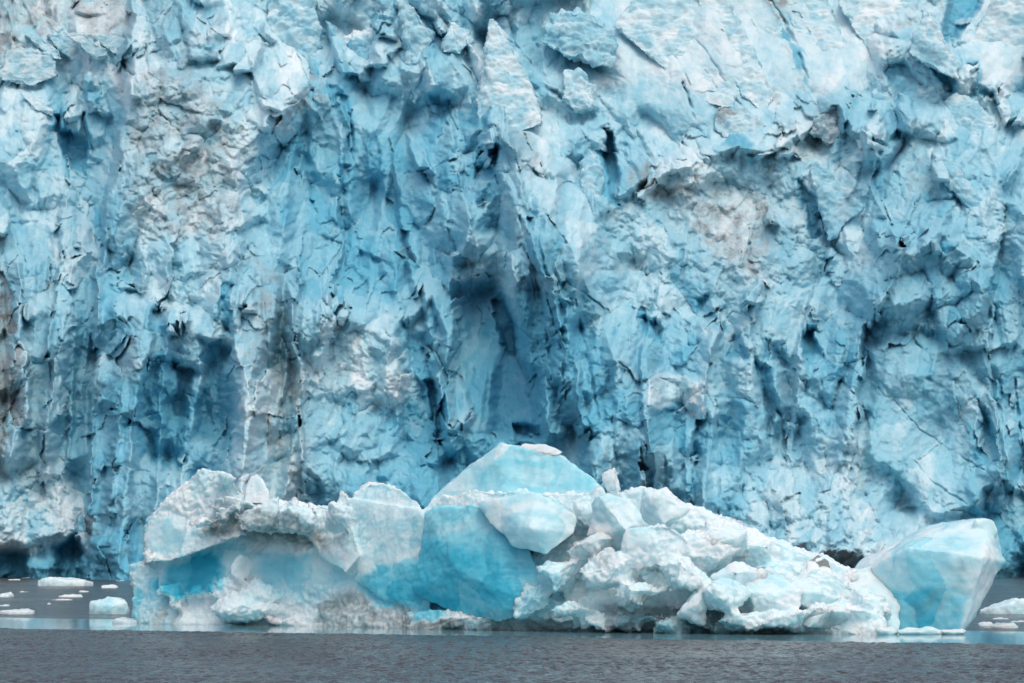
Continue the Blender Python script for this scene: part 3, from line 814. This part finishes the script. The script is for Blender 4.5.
HUL = [
    chunk([(143, 562), (141, 540), (148, 518), (160, 504), (178, 497), (194, 473), (207, 469), (222, 472), (240, 488), (236, 515), (205, 545), (170, 562)], -1.0, 5),
    chunk([(176, 560), (186, 530), (204, 512), (240, 492), (264, 500), (262, 528), (226, 540), (198, 552)], -2.2, 6, top=2.2),
    chunk([(236, 494), (300, 502), (312, 528), (284, 533), (240, 530)], -2.6, 6, top=2.0),
    chunk([(288, 502), (330, 505), (348, 512), (360, 556), (346, 574), (326, 560), (306, 536)], -1.9, 6, top=2.0),
    chunk([(130, 640), (134, 572), (180, 540), (300, 515), (360, 520), (440, 560), (440, 640)], .3, 6, top=.6),
    chunk([(128, 567), (142, 560), (166, 574), (174, 610), (172, 638), (138, 638), (134, 600)], -.8, 4),
    chunk([(142, 640), (150, 612), (168, 598), (212, 596), (236, 598), (262, 606), (300, 618), (310, 640)], -2.2, 6, top=2.2),
    boulder(240, 572, 16, 20, -.9, 501, 24), boulder(226, 592, 20, 20, -1.2, 502, 24), boulder(258, 596, 24, 22, -1.4, 503, 24), boulder(245, 610, 40, 18, -2, 504, 24),
    chunk([(300, 550), (334, 504), (356, 498), (420, 508), (442, 560), (428, 618), (384, 600), (340, 572)], -1.2, 7, top=1.6),
    chunk([(352, 520), (354, 492), (366, 483), (382, 482), (394, 494), (402, 490), (420, 504), (430, 530), (395, 560), (360, 545)], -.5, 5, top=1.8),
    chunk([(334, 520), (337, 500), (342, 489), (349, 498), (352, 520)], -.4, 2),
    chunk([(270, 640), (290, 612), (326, 592), (340, 580), (354, 586), (376, 604), (410, 610), (450, 622), (470, 640)], -1.8, 6, top=1.8),
    chunk([(400, 640), (410, 530), (430, 500), (470, 490), (590, 494), (620, 530), (640, 640)], -1.0, 7, top=2.4),
    chunk([(505, 612), (520, 560), (560, 535), (585, 512), (612, 530), (640, 570), (660, 600), (640, 622), (560, 622)], -1.8, 6, top=2.4),
    chunk([(585, 520), (600, 492), (650, 487), (676, 512), (692, 522), (735, 527), (760, 547), (776, 563), (800, 572), (850, 578), (895, 585), (900, 640), (585, 640)], 1.6, 6, top=1.6),
    chunk([(395, 640), (405, 612), (440, 608), (460, 618), (560, 608), (600, 590), (690, 590), (740, 606), (890, 626), (890, 640)], -3.3, 7, top=2.2)]
rb = random.Random(77)
for k in range(80):                                           # small lumps heaped over the white tumble and the mounds
    q = rb.random()
    if q < .62:
        u = rb.uniform(545, 880); top_ = float(np.interp(u, [545, 600, 650, 690, 740, 780, 880], [540, 500, 492, 522, 535, 568, 575])); f_ = rb.random()
        v = top_ + f_ * (628 - top_); d = 1.6 - 4.6 * f_
    elif q < .82:
        u = rb.uniform(148, 300); f_ = rb.random(); v = np.interp(u, [148, 220, 300], [604, 580, 612]) + f_ * 22; d = -.9 - 1.8 * f_
    else:
        u = rb.uniform(190, 345); f_ = rb.random(); v = np.interp(u, [190, 240, 345], [512, 494, 512]) + f_ * 26; d = -1.4 - 1.6 * f_
    r_ = rb.choice((9, 12, 16, 22)) if q < .62 else rb.choice((9, 12, 15))
    HUL.append(boulder(u, v, r_ * rb.uniform(.9, 1.5), r_ * rb.uniform(.6, 1), d + .6, 600 + k, 12))
for k, (u, v, ru, rv, d) in enumerate(BLD): HUL.append(boulder(u, v, ru, rv, d, 200 + k, 15))
part('ice_mass', HUL, 'crumbled white mass with a turquoise hollow', voxel=.07, smooth=4, facet=(.26, 1.5), rubble=(.15, .5), lump=(.18, 1.8), blue=.17, mott=.26,
     paint=[('r', [(140, 545), (152, 515), (180, 515), (190, 540), (170, 556)], .2, 6), ('r', [(150, 590), (160, 556), (330, 545), (440, 560), (440, 615), (330, 590), (215, 575), (210, 592)], .25, 10),
            ('r', [(350, 490), (430, 495), (430, 600), (380, 600)], .25, 8), ('r', [(700, 560), (790, 560), (800, 600), (740, 596)], .4, 8), ('r', [(575, 500), (650, 500), (650, 545), (590, 545)], .3, 8),
            ('b', [(125, 560), (150, 562), (172, 580), (172, 640), (130, 640)], .44, 8),
            ('b', [(148, 596), (158, 562), (200, 548), (330, 547), (345, 575), (420, 560), (445, 612), (392, 614), (346, 582), (300, 606), (262, 590), (245, 556), (222, 580), (212, 598)], .50, 6),
            ('b', [(156, 594), (162, 564), (214, 552), (222, 566), (212, 594)], 1.0, 5), ('b', [(250, 548), (310, 550), (290, 580), (262, 575)], .6, 5),
            ('b', [(350, 575), (370, 562), (440, 570), (448, 612), (400, 612), (372, 600)], .8, 6),
            ('b', [(350, 520), (420, 512), (428, 550), (360, 560), (345, 545)], .42, 10), ('b', [(144, 545), (152, 522), (178, 516), (188, 538), (168, 552)], .38, 5),
            ('b', [(196, 472), (238, 474), (236, 494), (194, 494)], .22, 5), ('b', [(352, 482), (392, 482), (394, 506), (356, 508)], .26, 5),
            ('b', [(505, 560), (545, 545), (570, 580), (560, 612), (505, 618)], .44, 10), ('b', [(575, 505), (640, 500), (650, 535), (610, 548), (580, 540)], .3, 8),
            ('b', [(705, 565), (785, 560), (800, 590), (750, 602)], .28, 8), ('b', [(838, 575), (895, 575), (900, 630), (860, 628)], .3, 8), ('b', [(640, 505), (680, 512), (690, 540), (650, 540)], .24, 8),
            ('d', [(196, 538), (206, 514), (250, 503), (300, 515), (335, 535), (330, 550), (280, 536), (240, 536)], .62, 7),
            ('d', [(216, 578), (232, 556), (252, 560), (256, 590), (225, 598)], .25, 7), ('d', [(142, 640), (146, 610), (170, 602), (172, 640)], .55, 7),
            ('d', [(306, 640), (318, 602), (345, 584), (380, 604), (420, 612), (466, 622), (466, 640)], .62, 8), ('d', [(398, 616), (450, 618), (470, 642), (398, 642)], .95, 4),
            ('d', [(575, 508), (610, 520), (620, 560), (595, 566), (570, 540)], .36, 8), ('d', [(470, 640), (490, 616), (560, 612), (580, 640)], .55, 6),
            ('d', [(600, 604), (650, 596), (690, 606), (740, 612), (742, 642), (600, 642)], .6, 7), ('d', [(740, 622), (780, 620), (800, 642), (740, 642)], .5, 6), ('d', [(830, 622), (890, 622), (880, 642), (830, 642)], .4, 6),
            ('d', [(320, 505), (350, 500), (350, 560), (322, 556)], .3, 8), ('b', [(640, 606), (740, 612), (742, 642), (640, 642)], .5, 8)], seed=101)
part('ice_pinnacle', [chunk([(242, 504), (247, 484), (251, 476), (257, 473), (261, 479), (268, 488), (272, 504)], -1.6, 2.4)], facet=(.14, .9), lump=(.06, .8), blue=.14, seed=103, voxel=.06, smooth=5)
part('blue_ice_facet', [chunk([(424, 512), (440, 506), (474, 503), (500, 518), (528, 545), (548, 590), (540, 612), (500, 624), (446, 612), (412, 590), (418, 545)], -2.0, 7, top=1.6, extra=[(455, 570, -.45), (500, 590, -.3)])],
     'clear turquoise facet', facet=(.16, 2.6), lump=(.18, 2.0), rubble=(.07, .7), blue=.72, smooth=6, mott=.25,
     paint=[('b', [(420, 500), (480, 500), (500, 520), (470, 532), (426, 530)], .56, 10), ('b', [(412, 588), (470, 600), (500, 628), (420, 630)], .98, 8), ('b', [(430, 540), (500, 548), (520, 590), (450, 605)], .86, 12), ('d', [(440, 618), (540, 606), (540, 630), (440, 630)], .4, 5)], seed=111)
part('ice_dome', [chunk([(428, 516), (430, 499), (440, 489), (456, 488), (466, 470), (480, 456), (500, 441), (530, 448), (562, 454), (590, 474), (606, 490), (604, 510), (560, 514), (500, 510)], 2.0, 7, top=2.6)],
     'smooth pale turquoise dome at the summit', facet=(.14, 2.0), lump=(.2, 1.8), rubble=(.05, .8), blue=.42, smooth=6, paint=[('b', [(470, 470), (500, 452), (570, 462), (600, 490), (560, 505), (480, 498)], .54, 8)], seed=112)
part('ice_crust', [chunk([(517, 449), (523, 443), (545, 444), (563, 452), (558, 456)], 4.0, 2)], 'thin white crust on the dome', facet=(.08, 1), lump=(.08, .8), blue=.08, seed=118, voxel=.07, smooth=4)
part('pale_ice_facet', [chunk([(476, 502), (500, 496), (534, 493), (564, 504), (578, 516), (576, 534), (546, 556), (512, 546), (488, 524)], -2.4, 5, top=1.6, extra=[(530, 528, -.3)])],
     facet=(.16, 2.0), lump=(.2, 1.8), rubble=(.04, .8), blue=.4, smooth=6, mott=.25, paint=[('d', [(560, 500), (584, 512), (580, 535), (566, 525)], .4, 5), ('b', [(480, 498), (560, 498), (560, 506), (490, 508)], .15, 4)], seed=113)
for k, (u, v, ru, rv, d, b) in enumerate([(612, 483, 13, 18, 2.0, .12), (614, 522, 38, 28, -1.6, .24), (662, 510, 30, 26, .8, .14), (722, 552, 38, 30, .2, .1), (696, 602, 22, 26, -3.4, .26),
                                          (744, 582, 34, 24, -1.8, .2), (800, 594, 40, 24, -1.0, .24), (826, 620, 34, 18, -2.8, .18)]):
    part('ice_boulder', [boulder(u, v, ru, rv, d + .4, 300 + k, 16)], facet=(.26, 1.3), rubble=(.08, .8), lump=(.24, 1.4), blue=b, mott=.2,
         paint=[('d', [(640, 612), (900, 618), (900, 645), (640, 645)], .5, 7)], seed=310 + k, smooth=6, voxel=.075)
part('dirty_ice_chunk', [chunk([(806, 580), (807, 562), (818, 554), (829, 561), (834, 582)], .4, 2.0)], 'white chunk with brown cap', facet=(.08, .8), lump=(.05, .6), blue=.04, voxel=.06,
     paint=[('d', [(800, 552), (836, 552), (836, 562), (820, 557), (804, 562)], 1.2, 2)], seed=240)
# the tilted turquoise slab at the right end
part('tilted_ice_slab', [chunk([(842, 582, 1.5), (858, 562, 1.5), (890, 544, 1.2), (922, 527, .8), (962, 518, .6), (986, 516, .8), (999, 528, 1), (996, 546, .6), (1006, 562, .2), (992, 584), (960, 640), (930, 640), (896, 638, .6), (880, 600, 1)], -.6, 6, top=2.6, extra=[(985, 556, -.7), (962, 634, -.5), (908, 546, -.1)]),
                         boulder(984, 529, 17, 12, 1.6, 400, 12)],
     'glassy turquoise tilted slab', facet=(.16, 2.4), lump=(.14, 1.6), rubble=(.06, 1), blue=.5, smooth=2, mott=.22,
     paint=[('b', [(884, 592), (930, 588), (966, 594), (956, 640), (890, 640)], .74, 8), ('d', [(900, 612), (960, 580), (985, 572), (978, 586), (955, 600), (912, 624)], .45, 6), ('d', [(955, 560), (975, 556), (972, 600), (950, 620), (945, 600)], .3, 8), ('b', [(850, 562), (900, 538), (985, 512), (1004, 520), (1000, 545), (960, 530), (905, 545), (870, 572)], .22, 6), ('b', [(980, 545), (1008, 555), (976, 640), (958, 636)], .2, 6)], seed=250)
part('ice_shelf', [chunk([(806, 620), (826, 584), (850, 571), (872, 563), (888, 574), (902, 604), (900, 638), (830, 638)], -1.0, 4, top=2)], facet=(.15, 1.6), lump=(.24, 1.6), rubble=(.05, .8), blue=.26, seed=251, smooth=6)
for k, (u, v, ru, rv, d) in enumerate([(920, 632, 28, 6, -2.2), (952, 632, 18, 5, -2.0), (886, 632, 16, 8, -2.6)]):
    part('ice_foot', [boulder(u, v, ru, rv, d, 420 + k)], facet=(.12, .8), lump=(.08, .8), blue=.25, seed=252 + k)

# ================================================================ FLOATING ICE
GF = 'loose ice floating on the fjord'


def floe(label, u, v, ru, hgt, blue=.15, dirt=0.0, seed=1, deep=3.0, cat='ice floe', name='ice_floe', pk=.6):
    """flat piece of ice afloat; (u, v) is its waterline"""
    Yw = CAM_H * F / (v - HORIZON)
    r = random.Random(seed); s = Yw / F
    c = P3(u, v, Yw + deep / 2)
    pts = []
    for i in range(11):
        a = i / 11 * 6.283 + r.uniform(-.25, .25); k = r.uniform(.65, 1.08)
        x, y = math.cos(a) * ru * s * k, math.sin(a) * deep / 2 * k
        pts.append(Vector((c.x + x, c.y + y, -.25)))
        pts.append(Vector((c.x + x * .94, c.y + y * .9, hgt * s * r.uniform(.25, .7))))
    for i in range(4):
        pts.append(Vector((c.x + r.uniform(-.6, .6) * ru * s, c.y + r.uniform(-.3, .3) * deep, hgt * s * r.uniform(pk, 1))))
    o = ice_body(name, [pts], max(.05, min(.14, s * 1.6)), M_BERG, None, 2, (.12, 1.0), (.06, .5), (.08, .8), blue, dirt, None, seed)
    o.data.transform(__import__('mathutils').Matrix.Translation((-c.x, -c.y, 0))); o.location = (c.x, c.y, 0)
    tag(o, label, cat, GF)
    return o


floe('pale blue chunk of ice with a sloping top afloat just left of the iceberg', 111, 614, 23, 19, .34, 0, 401, 2.5, 'ice chunk', 'ice_chunk', .85)
floe('long flat white floe near the foot of the glacier, left of the iceberg', 66, 586, 36, 10, .16, 0, 402, 6)
floe('small low white floe at the left edge of the photo', 18, 614, 22, 6, .12, .15, 403, 2.5)
floe('low white lump of ice just in front of the small pale chunk', 128, 623, 22, 7, .2, .1, 404, 2.2)
floe('thin white floe between the left edge and the pale blue chunk', 70, 597, 14, 4, .15, .1, 405, 3)
floe('tiny white floe near the left edge, above the small low floe', 6, 597, 10, 5, .12, .05, 406, 3)
floe('tiny pale floe right of the long flat floe', 110, 588, 12, 4, .2, .05, 407, 4)
floe('long rounded pale floe beyond the right end of the iceberg', 1012, 614, 34, 17, .34, 0, 408, 4, pk=.85)
floe('low grey-white floe beside the right end of the iceberg', 1000, 628, 22, 6, .2, .3, 409, 2.5)
floe('small white slab afloat against the tip of the tilted turquoise slab', 985, 626, 10, 5, .2, .1, 410, 2)
NB = [(14, 580), (120, 581), (1018, 622), (34, 578), (96, 578), (84, 592), (50, 604), (24, 592), (4, 606), (112, 577), (1000, 619), (60, 600)]
for k, (u, v) in enumerate(NB):
    floe('small white bergy bit scattered on the brown water before the glacier', u, v, (9, 5, 12, 16, 4, 6, 3, 8)[k % 8], (1.6, 1, 1.8)[k % 3], .15, .1 * (k % 3), 430 + k, 2.5, 'ice bit', 'ice_bit')['group'] = 'small ice bits scattered on the water'

# ================================================================ THE WATER
m, nt, p = new_mat('silty_water')
geo = nt.nodes.new('ShaderNodeNewGeometry')
sep = nt.nodes.new('ShaderNodeSeparateXYZ'); nt.links.new(geo.outputs['Position'], sep.inputs[0])
mp = nt.nodes.new('ShaderNodeMapping'); nt.links.new(geo.outputs['Position'], mp.inputs[0]); mp.inputs['Scale'].default_value = (1.0, .55, 1)
n1 = noise_node(nt, 3.2, 3, .6, mp.outputs[0]); n2 = noise_node(nt, .5, 3, .5, mp.outputs[0]); n3 = noise_node(nt, .05, 3, .5, geo.outputs['Position'])
# wind ruffles the near water; it is slick in the lee along the iceberg
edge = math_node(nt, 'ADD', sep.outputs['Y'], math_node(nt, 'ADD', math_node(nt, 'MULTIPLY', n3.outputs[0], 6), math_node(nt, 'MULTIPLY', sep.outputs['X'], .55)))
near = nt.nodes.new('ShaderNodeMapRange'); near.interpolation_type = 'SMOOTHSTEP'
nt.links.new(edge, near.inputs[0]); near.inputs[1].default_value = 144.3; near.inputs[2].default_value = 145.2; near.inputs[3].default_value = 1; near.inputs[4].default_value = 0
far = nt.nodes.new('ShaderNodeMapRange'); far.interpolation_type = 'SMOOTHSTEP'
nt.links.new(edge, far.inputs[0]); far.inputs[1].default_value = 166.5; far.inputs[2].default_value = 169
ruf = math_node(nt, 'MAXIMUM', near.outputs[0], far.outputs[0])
hgt = math_node(nt, 'ADD', n1.outputs[0], math_node(nt, 'MULTIPLY', n2.outputs[0], 2.0))
pm = nt.nodes.new('ShaderNodeMapping'); nt.links.new(geo.outputs['Position'], pm.inputs[0]); pm.inputs['Scale'].default_value = (2.4, .34, 1)
n4 = noise_node(nt, 1.0, 3, .65, pm.outputs[0]); n5 = noise_node(nt, .06, 2, .5, mp.outputs[0])
paw = nt.nodes.new('ShaderNodeMapRange'); nt.links.new(math_node(nt, 'ADD', n4.outputs[0], math_node(nt, 'MULTIPLY', math_node(nt, 'SUBTRACT', n5.outputs[0], .5), .5)), paw.inputs[0])
paw.inputs[1].default_value = .40; paw.inputs[2].default_value = .58; paw.inputs[3].default_value = .12; paw.inputs[4].default_value = 1.0
bp = nt.nodes.new('ShaderNodeBump'); bp.inputs['Distance'].default_value = .35
nt.links.new(hgt, bp.inputs['Height']); nt.links.new(math_node(nt, 'ADD', math_node(nt, 'MULTIPLY', ruf, paw.outputs[0]), .012), bp.inputs['Strength'])
nt.links.new(bp.outputs[0], p.inputs['Normal'])
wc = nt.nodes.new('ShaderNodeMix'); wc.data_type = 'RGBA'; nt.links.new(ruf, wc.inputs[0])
wc.inputs[6].default_value = (.17, .37, .43, 1); wc.inputs[7].default_value = (.066, .057, .057, 1)  # slick strip painted turquoise, standing in for the pale reflection of the ice
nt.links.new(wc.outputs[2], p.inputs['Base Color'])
nt.links.new(math_node(nt, 'ADD', .05, math_node(nt, 'MULTIPLY', ruf, .12)), p.inputs['Roughness'])
p.inputs['IOR'].default_value = 1.33
nt.links.new(math_node(nt, 'SUBTRACT', .3, math_node(nt, 'MULTIPLY', ruf, .12)), p.inputs['Specular IOR Level'])
M_WATER = m
# near water carries real ripples
ys = np.concatenate([[40, 60, 75], np.arange(84, 150, .2), np.arange(150, 182, .6), np.linspace(183, 900, 60)])
xs = np.concatenate([np.linspace(-700, -50, 20), np.arange(-48, 48, .11), np.linspace(50, 700, 20)])
XX, YY = np.meshgrid(xs, ys)
calm = sstep(141.0, 142.4, YY + .55 * XX + 1.2 * fbm2(XX / 20, YY / 20, 803, 2))
gust = .75 + .5 * fbm2(XX / 9, YY / 14, 804, 3)
rip = (0.10 * ridged2(XX / .5, YY / 1.3, 801, 2) + .03 * perlin2(XX / .3, YY / 1.1, 805) + .03 * perlin2(XX / 3, YY / 5, 802)) * gust * (1 - calm)
rip *= (np.abs(XX) < 47) & (YY < 181) & (YY > 84.5)
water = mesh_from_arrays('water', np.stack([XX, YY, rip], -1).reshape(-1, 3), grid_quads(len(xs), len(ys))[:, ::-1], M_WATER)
tag(water, kind='structure')

# ================================================================ LIGHT
w = bpy.data.worlds.new('World'); SC.world = w; w.use_nodes = True
nt = w.node_tree
bg = nt.nodes['Background']
sky = nt.nodes.new('ShaderNodeTexSky'); sky.sky_type = 'NISHITA'; sky.sun_disc = False
EL, AZ = R(62), R(160)
sky.sun_elevation = EL; sky.sun_rotation = AZ
sky.air_density = 1.0; sky.dust_density = 5.0; sky.ozone_density = 0.3
nt.links.new(sky.outputs[0], bg.inputs[0]); bg.inputs[1].default_value = .15
sl = bpy.data.lights.new('sun', 'SUN'); sl.energy = .6; sl.angle = R(80); sl.color = (1, .99, .975)
so = bpy.data.objects.new('sun', sl); COL.objects.link(so)
d = Vector((math.sin(AZ) * math.cos(EL), math.cos(AZ) * math.cos(EL), math.sin(EL)))
so.rotation_euler = d.to_track_quat('Z', 'Y').to_euler()

cam = bpy.data.cameras.new('camera'); cam.lens = LENS; cam.sensor_width = 36; cam.clip_end = 3000; cam.clip_start = .5
co = bpy.data.objects.new('camera', cam); COL.objects.link(co)
co.location = (0, 0, CAM_H); co.rotation_euler = (R(90) + PITCH, 0, 0)
SC.camera = co
SC.view_settings.view_transform = 'Standard'; SC.view_settings.look = 'None'
SC.view_settings.exposure = 0.0; SC.view_settings.gamma = 1
SC.cycles.use_denoising = True
SC.cycles.max_bounces = 8; SC.cycles.diffuse_bounces = 7; SC.cycles.glossy_bounces = 3
